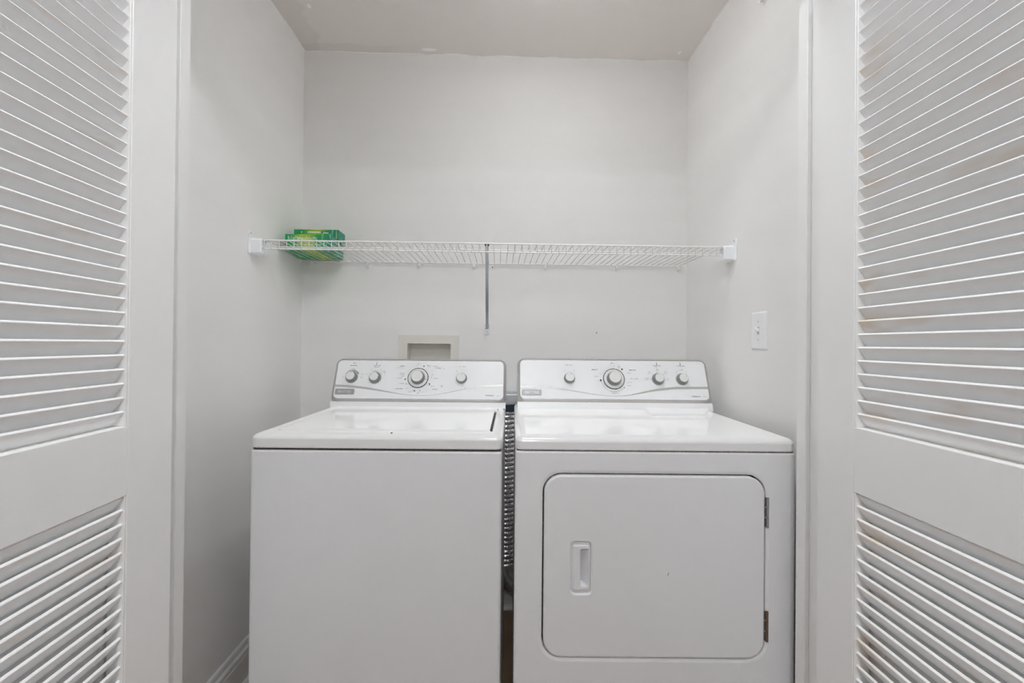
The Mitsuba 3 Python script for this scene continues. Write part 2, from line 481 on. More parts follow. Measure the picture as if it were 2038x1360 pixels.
def dial(owner, C, x, y, px, py):
    k = put(f'{owner}__cycle_dial', shift(lathe([(0, 0.003), (0.0278, 0.003), (0.0278, 0.007), (0.0268, 0.009), (0.0238, 0.024), (0.0232, 0.026), (0, 0.026)], 56), x, y), 'knob_grey', 35, C)
    put(k + '__cap', shift(lathe([(0, 0.025), (0.0222, 0.025), (0.0222, 0.027), (0.0205, 0.0285), (0, 0.0285)], 56), x, y), 'cap_plastic', 35, C)
    put(k + '__skirt', shift(lathe([(0, 0.0005), (0.0388, 0.0005), (0.0388, 0.003), (0.0375, 0.004), (0, 0.004)], 56), x, y), 'cap_plastic', 35, C)
    put(k + '__rim', shift(lathe([(0.0384, 0.0003), (0.0411, 0.0003), (0.0411, 0.003), (0.0403, 0.004), (0.0390, 0.004), (0.0384, 0.003), (0.0384, 0.0003)], 64), x, y), 'dark_ring', 35, C)
    if px is not None:
        put(k + '__pointer_mark', tick(px, py, x, y, 0.005, 0.0018, 0.004), 'print_dark', 30, C)


def rounded_ring(w, h, r, inset, z, cx, cy, n=7):
    q = rr(w - 2 * inset, h - 2 * inset, max(r - inset, 0.001), n)
    return np.column_stack([q[:, 0] + cx, q[:, 1] + cy, np.full(len(q), z)])


def console(owner, C, a0, a1, h0, h1, ztop):
    """housing, bezel and face of a control console; a0..h1: the face's edges"""
    w, h, cx, cy = a1 - a0, h1 - h0, (a0 + a1) / 2, (h0 + h1) / 2
    r = 0.019
    prof = [(-0.0088, -0.034), (-0.0100, -0.012), (-0.0092, -0.0085), (-0.0020, 0.0006), (-0.0006, 0.0010), (0.0, 0.0004), (0.0002, -0.004)]
    put(f'{owner}__bezel', loft([rounded_ring(w, h + 0.8 * max(0, -i), r, i, z, cx, cy - 0.4 * max(0, -i), 9) for i, z in prof]), 'silver_plastic', 35, C)
    f = [(0.0003, -0.004), (0.0003, -0.0012), (0.0010, -0.0004), (0.0022, 0.0)]
    put(f'{owner}__control_panel', loft([rounded_ring(w, h, r, i, z, cx, cy, 9) for i, z in f]), 'white_plastic', 25, C)
    # housing: side profile in (b, z)
    c, s = math.cos(C.t), math.sin(C.t)

    def at(hh, nn):
        return (C.b0 - nn * c + hh * s, C.z0 + hh * c + nn * s)
    low = [(C.b0 - 0.002, ztop - 0.004), (C.b0, ztop + 0.004), at(h0 - 0.011, -0.004), at(h0 - 0.005, -0.020), (C.b0 + 0.112, ztop + 0.02), (C.b0 + 0.112, ztop - 0.004)]
    up = [(C.b0 + 0.020, ztop), at(h0 - 0.006, -0.016), at(h1 + 0.004, -0.016), at(h1 + 0.006, -0.040), (C.b0 + 0.110, at(h1, -0.04)[1] - 0.008), (C.b0 + 0.110, ztop)]
    put(f'{owner}__console', mf(prism(Polygon(low), a0 - 0.0085, a1 + 0.0085)) + mf(prism(Polygon(up), a0 - 0.003, a1 + 0.003)), 'white_plastic', 20, lambda m: app(tm(m)))


def top_panel(w, d, cx, cy, z0, z1, r=0.020):
    return shift(slab(w, d, r, [(0.003, z0), (0.0, z0 + 0.003)] + [(i, z) for i, z in fil(z0 + 0.004, z1, 0.017, 0.034, 9)][1:]), cx, cy)


# ---- washer
WA0, WA1, WB0, WB1, WZ = -0.7125, -0.0225, 1.240, 1.885, 0.931
wc, wd = (WA0 + WA1) / 2, (WB0 + WB1) / 2
tag('washer', 'white top-loading washing machine left of the dryer, flat lid and plain front', 'washing machine')


def cabinet(a0, a1, b0, b1, z0, z1, r=0.009):
    w, d = a1 - a0, b1 - b0
    return shift(slab(w, d, r, [(0.0, z0)] + fil(z0, z1, 0.006, k=4)[1:]), (a0 + a1) / 2, (b0 + b1) / 2)


put('washer__cabinet', cabinet(WA0 + 0.001, WA1 - 0.002, WB0 + 0.002, WB1, 0.022, 0.8845), 'enamel_satin', 30, app)
put('washer__seam_gasket', bx(WA0 + 0.006, WA1 - 0.005, WB0 + 0.010, WB1 - 0.012, 0.884, 0.893), 'gap_dark', False, app)
lid_a0, lid_a1, lid_b0, lid_b1 = -0.659, -0.052, 1.288, 1.752
top = mf(top_panel(WA1 - WA0, WB1 - WB0, wc, wd, 0.8905, WZ))
lc, ld = (lid_a0 + lid_a1) / 2, (lid_b0 + lid_b1) / 2
pocket = mf(shift(slab(lid_a1 - lid_a0 + 0.004, lid_b1 - lid_b0 + 0.004, 0.014, [(0, WZ - 0.006), (0, WZ - 0.0015), (-0.003, WZ + 0.002)]), lc, ld))
slot = mf(shift(slab(0.0075, 0.375, 0.004, [(0, WZ - 0.060), (0, WZ + 0.01)]), lid_a1 - 0.0055, 1.4795))
put('washer__top_panel', tm(top - pocket - slot), 'enamel', 25, app)
lid = mf(shift(slab(lid_a1 - lid_a0, lid_b1 - lid_b0, 0.012, [(0.001, WZ - 0.0052)] + fil(WZ - 0.0048, WZ + 0.0035, 0.006, 0.014, 7)[0:]), lc, ld))
put('washer__lid', tm(lid - slot), 'enamel', 25, app)
put('washer__lid_slot', shift(slab(0.0074, 0.3748, 0.0036, [(0, WZ - 0.040), (0, WZ - 0.0035)]), lid_a1 - 0.0055, 1.4795), 'gap_dark', False, app)
put('washer__lid_bumper_hole', shift(trimesh.creation.cylinder(0.0035, 0.001, sections=16), -0.5887, 1.758, WZ + 0.0001), 'gap_dark', 30, app)
put('washer__lid_bumper_hole', shift(trimesh.creation.cylinder(0.0028, 0.0016, sections=16), -0.331, 1.262, WZ - 0.0006), 'gap_dark', 30, app)
for a in (WA0 + 0.05, WA1 - 0.05):
    for b in (WB0 + 0.05, WB1 - 0.05):
        put('washer__levelling_foot', shift(lathe([(0, 0), (0.022, 0), (0.022, 0.008), (0.008, 0.012), (0.008, 0.024), (0, 0.024)], 20), a, b), 'rubber', 30, app)
CW = Console(1.775, 0.952)
console('washer', CW, -0.6985, -0.0315, 0.0095, 0.1695, WZ)
put('washer__control_panel__swoosh', ribbon([(-0.6975, 0.0615, 0.0045), (-0.645, 0.0592, 0.0045), (-0.591, 0.0543, 0.0042), (-0.54, 0.0470, 0.0035), (-0.490, 0.0387, 0.0024), (-0.43, 0.0290, 0.0011), (-0.366, 0.0234, 0.0006),
                                                 (-0.32, 0.0255, 0.0006), (-0.272, 0.0325, 0.0009), (-0.225, 0.0432, 0.0018), (-0.175, 0.0541, 0.0028), (-0.116, 0.0635, 0.0038), (-0.033, 0.0680, 0.0042)]), 'knob_ring', False, CW)
k = put('washer__badge', shift(slab(0.0755, 0.0225, 0.004, fil(0.0, 0.0028, 0.0012, k=3)), -0.655, 0.0372), 'badge_silver', 30, CW)
put(k + '__lettering', text('MAYTAG', 0.0088, -0.655, 0.0372, 0.0028, 0.0007, bold=True), 'badge_letter', False, CW)
knob('washer', CW, -0.6357, 0.0972, 0.0225, 0.0170, 0.021, 0.0255, 8)
knob('washer', CW, -0.5425, 0.0951, 0.0225, 0.0170, 0.021, 0.0255, -62)
knob('washer', CW, -0.1991, 0.0952, 0.0215, 0.0176, 0.019, 0, 22)
dial('washer', CW, -0.3719, 0.0957, -0.3397, 0.0893)
WT = [('WATER LEVEL', 3.0, 0, -634.9, 145.8), ('MEDIUM', 2.3, 0, -634.4, 132.2), ('MIN', 2.6, 0, -670.7, 99.2), ('MAX', 2.3, 0, -594.5, 109.7), ('RESET', 2.2, 0, -597.3, 96.8),
      ('TEMPERATURE', 2.8, 1, -542.4, 145.9), ('WASH/RINSE', 2.2, 1, -541.5, 139.2), ('COLD', 2.2, 1, -578.4, 110.7), ('COLD', 2.2, 1, -559.8, 129.1), ('WARM', 2.2, 1, -524.7, 129.1), ('HOT/COLD', 1.9, 1, -511.4, 122.3), ('WARM', 1.9, 1, -509.0, 117.1), ('HOT', 1.9, 1, -506.6, 111.1),
      ('NORMAL', 3.4, 2, -440.5, 145.0), ('REGULAR FABRICS', 1.9, 2, -449.8, 138.6), ('SPIN', 2.1, 2, -373.6, 158.2), ('OFF', 2.1, 2, -373.9, 153.8), ('REGULAR', 2.3, 2, -333.5, 148.3), ('LIGHT', 2.1, 2, -332.3, 142.5), ('CASUAL', 2.9, 2, -304.7, 145.6), ('PERMANENT PRESS', 1.8, 2, -293.5, 138.6),
      ('SPIN', 2.0, 2, -318.9, 124.3), ('RINSE', 2.0, 2, -314.2, 109.5), ('OFF', 2.0, 2, -318.1, 99.5), ('EXTRA RINSE', 1.9, 2, -302.4, 94.9), ('REGULAR', 2.3, 2, -312.8, 62.4), ('SPIN', 2.0, 2, -276.7, 65.2), ('GENTLE', 1.8, 2, -274.1, 60.5), ('DELICATE', 3.2, 2, -301.3, 49.5),
      ('OFF', 2, 2, -338.1, 44.2), ('SPIN', 2.0, 2, -351.1, 38.0), ('SOAK', 2.0, 2, -366.9, 35.5), ('ONLY', 2.0, 2, -366.5, 31.3), ('REGULAR', 2.4, 2, -399.3, 38.3), ('HAND WASH', 3.4, 2, -443.7, 51.1), ('REGULAR', 2.4, 2, -434.4, 73.3), ('REGULAR 14', 2.2, 2, -436.7, 115.9), ('EXTENDED 18', 2.2, 2, -437.6, 108.8),
      ('HEAVY 12', 2.2, 2, -434.0, 101.9), ('SUPER WASH', 2.2, 2, -446.2, 95.0), ('RINSE', 1.8, 2, -413.6, 53.3), ('EXTRA RINSE', 2.6, 3, -199.1, 145.3), ('OFF', 2.2, 3, -220.1, 126.6), ('ON', 2.2, 3, -179.8, 127.0)]
DT = [('WRINKLE PREVENT', 2.4, 0, 223.9, 156.7), ('OFF', 2.2, 0, 204.7, 133.6), ('ON', 2.2, 0, 243.1, 133.9), ('TIMED DRY', 3.2, 1, 321.6, 138.6), ('AIR FLUFF', 2.2, 1, 328.0, 110.2), ('OFF', 2.2, 1, 333.8, 93.3), ('10', 2.2, 1, 342.8, 122.6), ('20', 2.2, 1, 348.3, 135.8), ('30', 2.2, 1, 358.1, 145.6),
      ('40', 2.2, 1, 369.9, 153.7), ('50', 2.2, 1, 385.1, 157.0), ('60', 2.2, 1, 399.5, 155.3), ('MINUTES', 2.2, 1, 393.4, 166.4), ('COOL', 2.0, 1, 418.9, 154.2), ('DOWN', 2.0, 1, 419.7, 149.3), ('SENSOR DRY', 3.2, 1, 469.2, 137.9), ('VERY DRY', 2.2, 1, 455.6, 126.3), ('* ENERGY PREFERRED', 2.2, 1, 471.0, 102.9),
      ('LESS DRY', 2.2, 1, 455.1, 87.2), ('DAMP DRY', 2.2, 1, 450.6, 74.7), ('WRINKLE CONTROL', 2.2, 1, 393.1, 44.8), ('TEMPERATURE', 2.8, 2, 565.7, 156.5), ('FABRIC', 2.0, 2, 564.9, 149.4), ('MEDIUM', 2.0, 2, 566.0, 141.9), ('PERM', 2.0, 2, 566.1, 136.1), ('LOW', 2.0, 2, 533.3, 131.4), ('DELICATE', 1.9, 2, 533.1, 125.3),
      ('EXTRA LOW', 1.9, 2, 522.1, 104.7), ('KNITS', 1.9, 2, 521.4, 99.0), ('REGULAR', 2, 2, 597.4, 131.6), ('COTTONS', 1.9, 2, 597.4, 125.5), ('AIR', 2, 2, 602.5, 105.0), ('FLUFF', 1.9, 2, 604.2, 99.4), ('PUSH TO START', 2.8, 3, 658.7, 156.5), ('CYCLE SIGNAL', 2.0, 3, 658.4, 139.7), ('OFF', 2.2, 3, 640.9, 132.9), ('ON', 2.2, 3, 678.0, 132.4)]


def prints(owner, C, texts, extra, s=1.0):
    for g in sorted({t[2] for t in texts}):
        ms = [text(t[0], t[1] * 1e-3, t[3] * 1e-3 * s, t[4] * 1e-3 * s, bold=t[1] > 2.7) for t in texts if t[2] == g]
        put(f'{owner}__control_panel__dial_print', cat(*ms, *extra.get(g, [])), 'print_grey', False, C)


icon = cat(bx(-0.6365, -0.6265, 0.1570, 0.1577, 0.0003, 0.0006), bx(-0.6365, -0.6358, 0.1535, 0.1577, 0.0003, 0.0006), bx(-0.6272, -0.6265, 0.1535, 0.1577, 0.0003, 0.0006), bx(-0.6365, -0.6265, 0.1532, 0.1539, 0.0003, 0.0006))
dl = (-0.3719, 0.0957)
wt = [tick(dl[0] + 0.047 * math.sin(math.radians(q)), dl[1] + 0.047 * math.cos(math.radians(q)), *dl, 0.0022, 0.0006) for q in (-60, -40, -22, 48, 68, 84, 128, 150, 196, 214, 232, 252)]
prints('washer', CW, WT, {0: [icon, arc(-0.6357, 0.0972, 0.0285, -60, 62, 0.0012, 0.0045)], 1: [thermometer(-0.5429, 0.1560), arc(-0.5425, 0.0951, 0.0290, -25, 22, 0.0009), arc(-0.5425, 0.0951, 0.0290, 36, 66, 0.0009)],
                          2: wt + [bx(-0.300, -0.268, 0.1352, 0.1356, 0.0003, 0.0006)], 3: []})
for m in [tick(x, y, *dl, 0.0052, 0.0042) for x, y in ((-0.4235, 0.0917), (-0.3528, 0.1451), (-0.3253, 0.0718), (-0.3816, 0.0429))] + [tick(x, y, *dl, 0.0055, 0.0014) for x, y in ((-0.3805, 0.1479), (-0.3606, 0.0428), (-0.4171, 0.0710))]:
    put('washer__control_panel__cycle_mark', m, 'print_dark', False, CW)
for m in (tick(-0.3209, 0.0992, *dl, 0.005, 0.0012), tick(-0.3255, 0.0665, *dl, 0.002, 0.004), tick(-0.4235, 0.0868, *dl, 0.004, 0.0012), tick(-0.3870, 0.0445, *dl, 0.005, 0.0012)):
    put('washer__control_panel__red_mark', m, 'print_red', False, CW)
put('washer__control_panel__series_print', cat(text('Performa', 0.0050, -0.0860, 0.0268, italic=0.3, bold=True), text('SERIES', 0.0020, -0.0555, 0.0256, italic=0.2)), 'print_grey', False, CW)

# ---- dryer
DA0, DA1, DB0, DB1, DZ = 0.0108, 0.7520, 1.197, 1.888, 0.9385
dc, dd_ = (DA0 + DA1) / 2, (DB0 + DB1) / 2
tag('dryer', 'white front-loading clothes dryer with a large rounded door, right of the washing machine', 'dryer')
# door: edges on the front plane
ga0, ga1, gz0, gz1, gr = 0.0850, 0.6715, 0.3560, 0.8400, 0.050


def front_xf(m):
    """(a, z, out of the front) -> appliance frame"""
    return app(mapped(m, lambda v: np.column_stack([v[:, 0], DB0 + 0.002 - v[:, 2], v[:, 1]])))


cab = mf(cabinet(DA0 + 0.001, DA1 - 0.001, DB0 + 0.002, DB1, 0.022, 0.8985))
gw, gh, gx, gz = ga1 - ga0, gz1 - gz0, (ga0 + ga1) / 2, (gz0 + gz1) / 2
hole = shift(slab(gw, gh, gr, [(0.0, -0.032), (0.0, -0.0060), (-0.0015, -0.0030), (-0.0055, -0.0009), (-0.0120, 0.0002), (-0.0120, 0.003)], 12), gx, gz)
hole = mapped(hole, lambda v: np.column_stack([v[:, 0], DB0 + 0.002 - v[:, 2], v[:, 1]]))
put('dryer__cabinet', tm(cab - mf(hole)), 'enamel_satin', 30, app)
put('dryer__seam_gasket', bx(DA0 + 0.005, DA1 - 0.005, DB0 + 0.010, DB1 - 0.012, 0.898, 0.9035), 'gap_dark', False, app)
put('dryer__door_gasket', shift(slab(gw - 0.0004, gh - 0.0004, gr, [(0, -0.0319), (0, -0.0285)], 12), gx, gz), 'gap_dark', False, front_xf)
dtop = top_panel(DA1 - DA0, DB1 - DB0, dc, dd_, 0.9015, DZ)
put('dryer__top_panel', dtop, 'enamel', 25, app)
door = mf(shift(slab(gw - 0.0072, gh - 0.0072, gr - 0.003, [(0.001, -0.0280), (0.0, -0.027)] + fil(-0.027, 0.0030, 0.0052, 0.0058, 6)[1:], 12), gx, gz))
hx0, hx1, hz0, hz1 = 0.1577, 0.2155, 0.5242, 0.6630
hcx, hcz = (hx0 + hx1) / 2, (hz0 + hz1) / 2
hpock = mf(shift(slab(0.0510, 0.1330, 0.010, [(0, -0.0240), (0, -0.0012), (-0.0015, 0.0012), (-0.0045, 0.0028), (-0.0060, 0.0034)], 8), hcx, hcz))
D_ = put('dryer__door', tm(door - hpock), 'enamel_satin', 30, front_xf)
ins = mf(shift(slab(0.0505, 0.1325, 0.009, fil(-0.0238, -0.0030, 0.0025, 0.003, 4), 8), hcx, hcz)) + mf(shift(slab(0.0430, 0.1200, 0.008, fil(-0.005, 0.0020, 0.0040, 0.0045, 5), 8), hcx - 0.0004, hcz))
cav = m3.Manifold.hull(mf(shift(slab(0.0210, 0.100, 0.0045, [(0, 0.000), (-0.0005, 0.008)], 6), hcx + 0.0100, hcz)) + mf(shift(slab(0.0130, 0.090, 0.003, [(0, -0.0225), (0, -0.020)], 6), hcx - 0.0050, hcz - 0.001)))
put(D_ + '__handle', tm(ins - cav), 'handle_plastic', 30, front_xf)
mark = bx(-0.0007, 0.0007, -0.0045, 0.0045, 0.0028, 0.0032)
mark.apply_transform(trimesh.transformations.rotation_matrix(math.radians(-20), (0, 0, 1)))
put(D_ + '__scratch', shift(mark, 0.4150, 0.5800), 'print_grey', False, front_xf)
for hz, m_, ends in ((0.7425, 'steel', 0), (0.4440, 'rusty', 1)):
    hx_ = ga1 + 0.0045
    h = put('dryer__hinge', cat(*[shift(mapped(trimesh.creation.cylinder(0.0036, 0.0255, sections=18), lambda v: v[:, [0, 2, 1]] * np.array([1, 1, -1.0])), hx_, hz + dz, -0.0004) for dz in (-0.0270, 0, 0.0270)]), m_, 35, front_xf)
    labels[h] = {'label': 'rusty brown door hinge' if ends else 'grey steel door hinge'}
    put(h + '__leaf', cat(*[cbx(hx_ - 0.0085, hx_ - 0.001, hz + dz - 0.011, hz + dz + 0.011, -0.004, -0.0015, 0.0004) for dz in (-0.027, 0, 0.027)]), 'dark_ring', False, front_xf)
for a in (DA0 + 0.05, DA1 - 0.05):
    for b in (DB0 + 0.05, DB1 - 0.05):
        put('dryer__levelling_foot', shift(lathe([(0, 0), (0.022, 0), (0.022, 0.008), (0.008, 0.012), (0.008, 0.024), (0, 0.024)], 20), a, b), 'rubber', 30, app)
# lint screen cover on the top, by the console
lp0 = np.array([(0.478, 1.556), (0.662, 1.556), (0.742, 1.705), (0.494, 1.705)])


def quad(p, inset, z):
    c = p.mean(0)
    poly = Polygon(p).buffer(-0.004 - inset).buffer(0.004, quad_segs=4)
    q = np.array(poly.exterior.coords)[:-1]
    return np.column_stack([q, np.full(len(q), z)])


put('dryer__lint_screen_cover', cat(trimesh.convex.convex_hull(np.vstack([quad(lp0, 0, DZ - 0.001), quad(lp0, 0.0005, DZ + 0.0045), quad(lp0, 0.004, DZ + 0.0075)]))), 'white_plastic', 25, app)
SD = 0.9884
CD = Console(1.700, 0.9567)
console('dryer', CD, 0.0315, 0.7445, 0.0195, 0.1755, DZ)
sp = [(0.0330, 0.0672, 0.0042), (0.09, 0.0668, 0.0042), (0.1576, 0.0629, 0.0038), (0.205, 0.0575, 0.0030), (0.2532, 0.0497, 0.0020), (0.31, 0.0400, 0.0011), (0.3862, 0.0330, 0.0007), (0.425, 0.0345, 0.0009), (0.483, 0.0439, 0.0026), (0.523, 0.0528, 0.0034), (0.5617, 0.0597, 0.0040), (0.6396, 0.0672, 0.0045), (0.7525, 0.0685, 0.0045)]
put('dryer__control_panel__swoosh', ribbon([(x * SD, y * SD, w) for x, y, w in sp]), 'knob_ring', False, CD)
k = put('dryer__badge', shift(slab(0.0735, 0.0220, 0.004, fil(0.0, 0.0028, 0.0012, k=3)), 0.0770 * SD, 0.0450 * SD), 'badge_silver', 30, CD)
put(k + '__lettering', text('MAYTAG', 0.0088, 0.0770 * SD, 0.0450 * SD, 0.0028, 0.0007, bold=True), 'badge_letter', False, CD)
knob('dryer', CD, 0.2229 * SD, 0.1023 * SD, 0.0208, 0.0170, 0.019, 0, 25)
knob('dryer', CD, 0.5648 * SD, 0.1014 * SD, 0.0215, 0.0165, 0.021, 0.0243, -40)
knob('dryer', CD, 0.6576 * SD, 0.1019 * SD, 0.0215, 0.0165, 0.021, 0.0243, 60)
dl = (0.3942 * SD, 0.1010 * SD)
dial('dryer', CD, *dl, None, None)
mk = lambda q, r=0.047, l=0.0024, w=0.0006: tick(dl[0] + r * math.sin(math.radians(q)), dl[1] + r * math.cos(math.radians(q)), *dl, l, w)
prints('dryer', CD, DT, {0: [], 1: [mk(q) for q in (-72, -58, -45, -32, -20, -8, 4, 28, 62, 88, 106, 122)] + [arc(*dl, 0.0500, 132, 262, 0.0008)],
                         2: [thermometer(0.5658 * SD, 0.1655 * SD)] + [tick(0.5648 * SD + 0.0285 * math.sin(q), 0.1014 * SD + 0.0285 * math.cos(q), 0.5648 * SD, 0.1014 * SD, 0.004, 0.0009) for q in (-1.6, -0.8, 0, 0.8, 1.6)],
                         3: [thermometer(0.6583 * SD, 0.1645 * SD)] + [tick(0.6576 * SD + 0.028 * math.sin(q), 0.1019 * SD + 0.028 * math.cos(q), 0.6576 * SD, 0.1019 * SD, 0.003, 0.0012) for q in (-0.75, 0.75)]}, SD)
for m in (tick(0.4294 * SD, 0.1410 * SD, *dl, 0.0062, 0.0062), tick(0.3434 * SD, 0.0960 * SD, *dl, 0.0062, 0.0062), tick(0.4316 * SD, 0.0672 * SD, *dl, 0.0058, 0.0020)):
    put('dryer__control_panel__cycle_mark', m, 'print_dark', False, CD)
for m in (tick(0.4262 * SD, 0.1395 * SD, *dl, 0.0050, 0.0010), tick(0.3434 * SD, 0.0918 * SD, *dl, 0.0055, 0.0010)):
    put('dryer__control_panel__red_mark', m, 'print_red', False, CD)
put('dryer__control_panel__series_print', cat(text('Performa', 0.0054, 0.7030 * SD, 0.0347 * SD, italic=0.3, bold=True), text('SERIES', 0.0020, 0.7350 * SD, 0.0335 * SD, italic=0.2)), 'print_grey', False, CD)

# ------------------------------------------------------------------ dryer duct in the gap
th, zz = np.linspace(0, 2 * np.pi, 97)[:-1], np.linspace(0.24, 0.902, 420)
TT, ZZ = np.meshgrid(th, zz)
RR = 0.051 + 0.0050 * np.abs(np.sin(np.pi * ZZ / 0.0195 + 0.10 * np.sin(TT * 3 + ZZ * 31)))
pts = np.stack([np.cos(TT) * RR, np.sin(TT) * RR, ZZ], -1)
RR = RR + 0.004 * (meshkit.fbm(pts * 120.0, 3, 5) - 0.5) + 0.0032 * np.abs(meshkit.noise(pts * np.array([330.0, 330.0, 190.0]), 9) - 0.5)
rings = [np.column_stack([np.cos(th) * RR[i] + 0.030 + 0.004 * math.sin(zz[i] * 7), np.sin(th) * RR[i] + 1.970, np.full(96, zz[i])]) for i in range(len(zz))]
tag('vent_duct', 'crinkled silver foil vent duct standing in the gap between the washing machine and the dryer', 'duct')
put('vent_duct__foil_tube', loft(rings), 'foil', 25)
put('vent_duct__clamp', shift(lathe([(0.052, 0.893), (0.0585, 0.893), (0.0585, 0.923), (0.052, 0.923), (0.052, 0.893)], 40), 0.031, 1.972), 'navy_tape', 35)
put('vent_duct__wall_collar', shift(slab(0.125, 0.118, 0.010, [(0.002, 0.921), (0, 0.924), (0, 0.962), (0.004, 0.966)]), 0.031, 1.990), 'galvanized', 30)
el = [(0.031, 1.970, 0.26)] + [(0.131 - 0.10 * math.cos(q), 1.970, 0.24 - 0.10 * math.sin(q)) for q in np.linspace(0, math.pi / 2, 9)] + [(0.25, 1.970, 0.14)]
put('vent_duct__elbow', tube(el, 0.050, 24), 'foil', 35)

# ------------------------------------------------------------------ washer outlet box in the back wall
tag('outlet_box', 'cream plastic washing machine outlet box recessed in the back wall above the washer', 'outlet box')
ox0, ox1, oz0, oz1 = -0.449, -0.178, 0.945, 1.2155
ring = sbox(ox0, oz0, ox1, oz1).buffer(-0.006).buffer(0.006).difference(sbox(-0.409, 0.985, -0.216, 1.178).buffer(-0.005).buffer(0.005, quad_segs=4))
put('outlet_box__frame', wall_xz(ring, YB - 0.0045, YB), 'cream_plastic', False)
tub = sbox(-0.411, 0.983, -0.214, 1.180)
put('outlet_box__tub', cat(wall_xz(tub.difference(sbox(-0.409, 0.985, -0.216, 1.178)), YB - 0.002, YB + 0.075), wall_xz(tub, YB + 0.073, YB + 0.078)), 'cream_plastic', False)

# ------------------------------------------------------------------ light switch on the right wall
tag('light_switch', 'white toggle light switch on the right closet wall', 'light switch')


def rw(m):
    """(along -y, z, out of the right wall)"""
    return mapped(m, lambda v: np.column_stack([XR - v[:, 2], 1.4645 - v[:, 0], 1.2305 + v[:, 1]]))


put('light_switch__plate', slab(0.0885, 0.1235, 0.004, fil(0.0, 0.0055, 0.0045, 0.008, 5)), 'white_plastic', 30, rw)
put('light_switch__slot', slab(0.0104, 0.0240, 0.001, [(0, 0.0054), (0, 0.0058)]), 'knob_ring', False, rw)
tg = slab(0.0088, 0.0110, 0.0015, [(0, 0.0), (0.0012, 0.0155), (0.002, 0.0165)])
tg.apply_transform(trimesh.transformations.rotation_matrix(math.radians(-28), (1, 0, 0)))
put('light_switch__toggle', shift(tg, 0, 0.0008, 0.0045), 'white_plastic', 30, rw)
for z in (0.030, -0.030):
    s = put('light_switch__screw', shift(lathe([(0, 0.0050), (0.0034, 0.0050), (0.0030, 0.0062), (0, 0.0066)], 18), 0, z), 'white_plastic', 35, rw)
    put(s + '__slot', shift(bx(-0.0005, 0.0005, -0.0028, 0.0028, 0.0060, 0.0068), 0, z), 'print_grey', False, rw)

# ------------------------------------------------------------------ wire shelf
tag('wire_shelf', 'long white wire shelf mounted across the closet above the machines', 'shelf')
SF, SB, SZ, SL = 1.640, 2.040, 1.5415, 1.5105         # front, back, deck, lower lip rail
x0, x1 = XL + 0.030, XR - 0.022
for y, z, r in ((SF, SZ - 0.001, 0.0030), (SF, SL, 0.0030), (1.742, SZ - 0.0035, 0.0028), (SB, SZ - 0.0035, 0.0028)):
    put('wire_shelf__rail', tube([(x0, y, z), (0, y, z), (x1, y, z)], r, 10), 'wire_vinyl', 40)
wire = tube([(0, SB + 0.002, SZ), (0, 1.85, SZ), (0, SF + 0.004, SZ), (0, SF - 0.0010, SZ - 0.0015), (0, SF - 0.0035, SZ - 0.006), (0, SF - 0.0035, SL - 0.002)], 0.0017, 8)
wply = mikit.ply(wire, 'deck_wire', smooth=40)
n = int(round((x1 - x0 - 0.03) / 0.0258))
for i in range(n):
    scene[key_for('wire_shelf__wire')] = {**wply, 'to_world': T().translate([x0 + 0.014 + i * (x1 - x0 - 0.028) / (n - 1), 0, 0])}


# two brackets: their keys are the names their parts start with
for s, xw, nm in ((1, XL, 'shelf_bracket'), (-1, XR, 'shelf_bracket_001')):
    def f(m, s=s, xw=xw):
        return mapped(m, lambda v: np.column_stack([xw + s * v[:, 0], v[:, 1], v[:, 2]]))
    q = rr(0.046, 0.054, 0.007)
    body = trimesh.convex.convex_hull(np.vstack([np.column_stack([np.full(28, x), 1.646 + i * q[:, 0], 1.517 + i * q[:, 1]]) for x, i in ((0.0, 1.0), (0.038, 1.0), (0.0405, 0.93))]))
    hollow = bx(0.030, 0.06, 1.631, 1.661, 1.496, 1.538)
    tag(nm, 'white plastic end bracket holding the wire shelf on the %s wall' % ('left' if s > 0 else 'right'), 'shelf bracket')
    put(nm + '__cap', tm(mf(body) - mf(hollow)), 'bracket_plastic', 25, f)
    put(nm + '__flange', cbx(0, 0.004, 1.612, 1.690, 1.490, 1.552, 0.001), 'bracket_plastic', 25, f)
    w = np.arange(24) * math.pi / 12
    put(nm + '__screw_tab', trimesh.convex.convex_hull(np.vstack([np.column_stack([np.full(24, x), 1.620 + 0.010 * np.cos(w), 1.557 + 0.013 * np.sin(w)]) for x in (0, 0.006)])), 'bracket_plastic', 25, f)
    put(nm + '__screw', mapped(lathe([(0, 0), (0.0035, 0), (0.003, 0.002), (0, 0.0026)], 14), lambda v: np.column_stack([v[:, 2] + 0.006, v[:, 0] + 1.620, v[:, 1] + 1.560])), 'galvanized', 35, f)

# diagonal support arm, X drifts from the lip to the wall
tag('support_arm', 'galvanized diagonal support arm under the middle of the wire shelf', 'shelf support')
pa, pb = np.array([-0.0462, SF + 0.006, SL + 0.022]), np.array([-0.0535, YB - 0.006, 1.247])
d = (pb - pa) / np.linalg.norm(pb - pa)
side = np.array([1.0, 0, 0]); side -= d * (side @ d); side /= np.linalg.norm(side)
nrm = np.cross(side, d)


def arm(v):
    return pa + v[:, :1] * side + v[:, 1:2] * d + v[:, 2:] * nrm


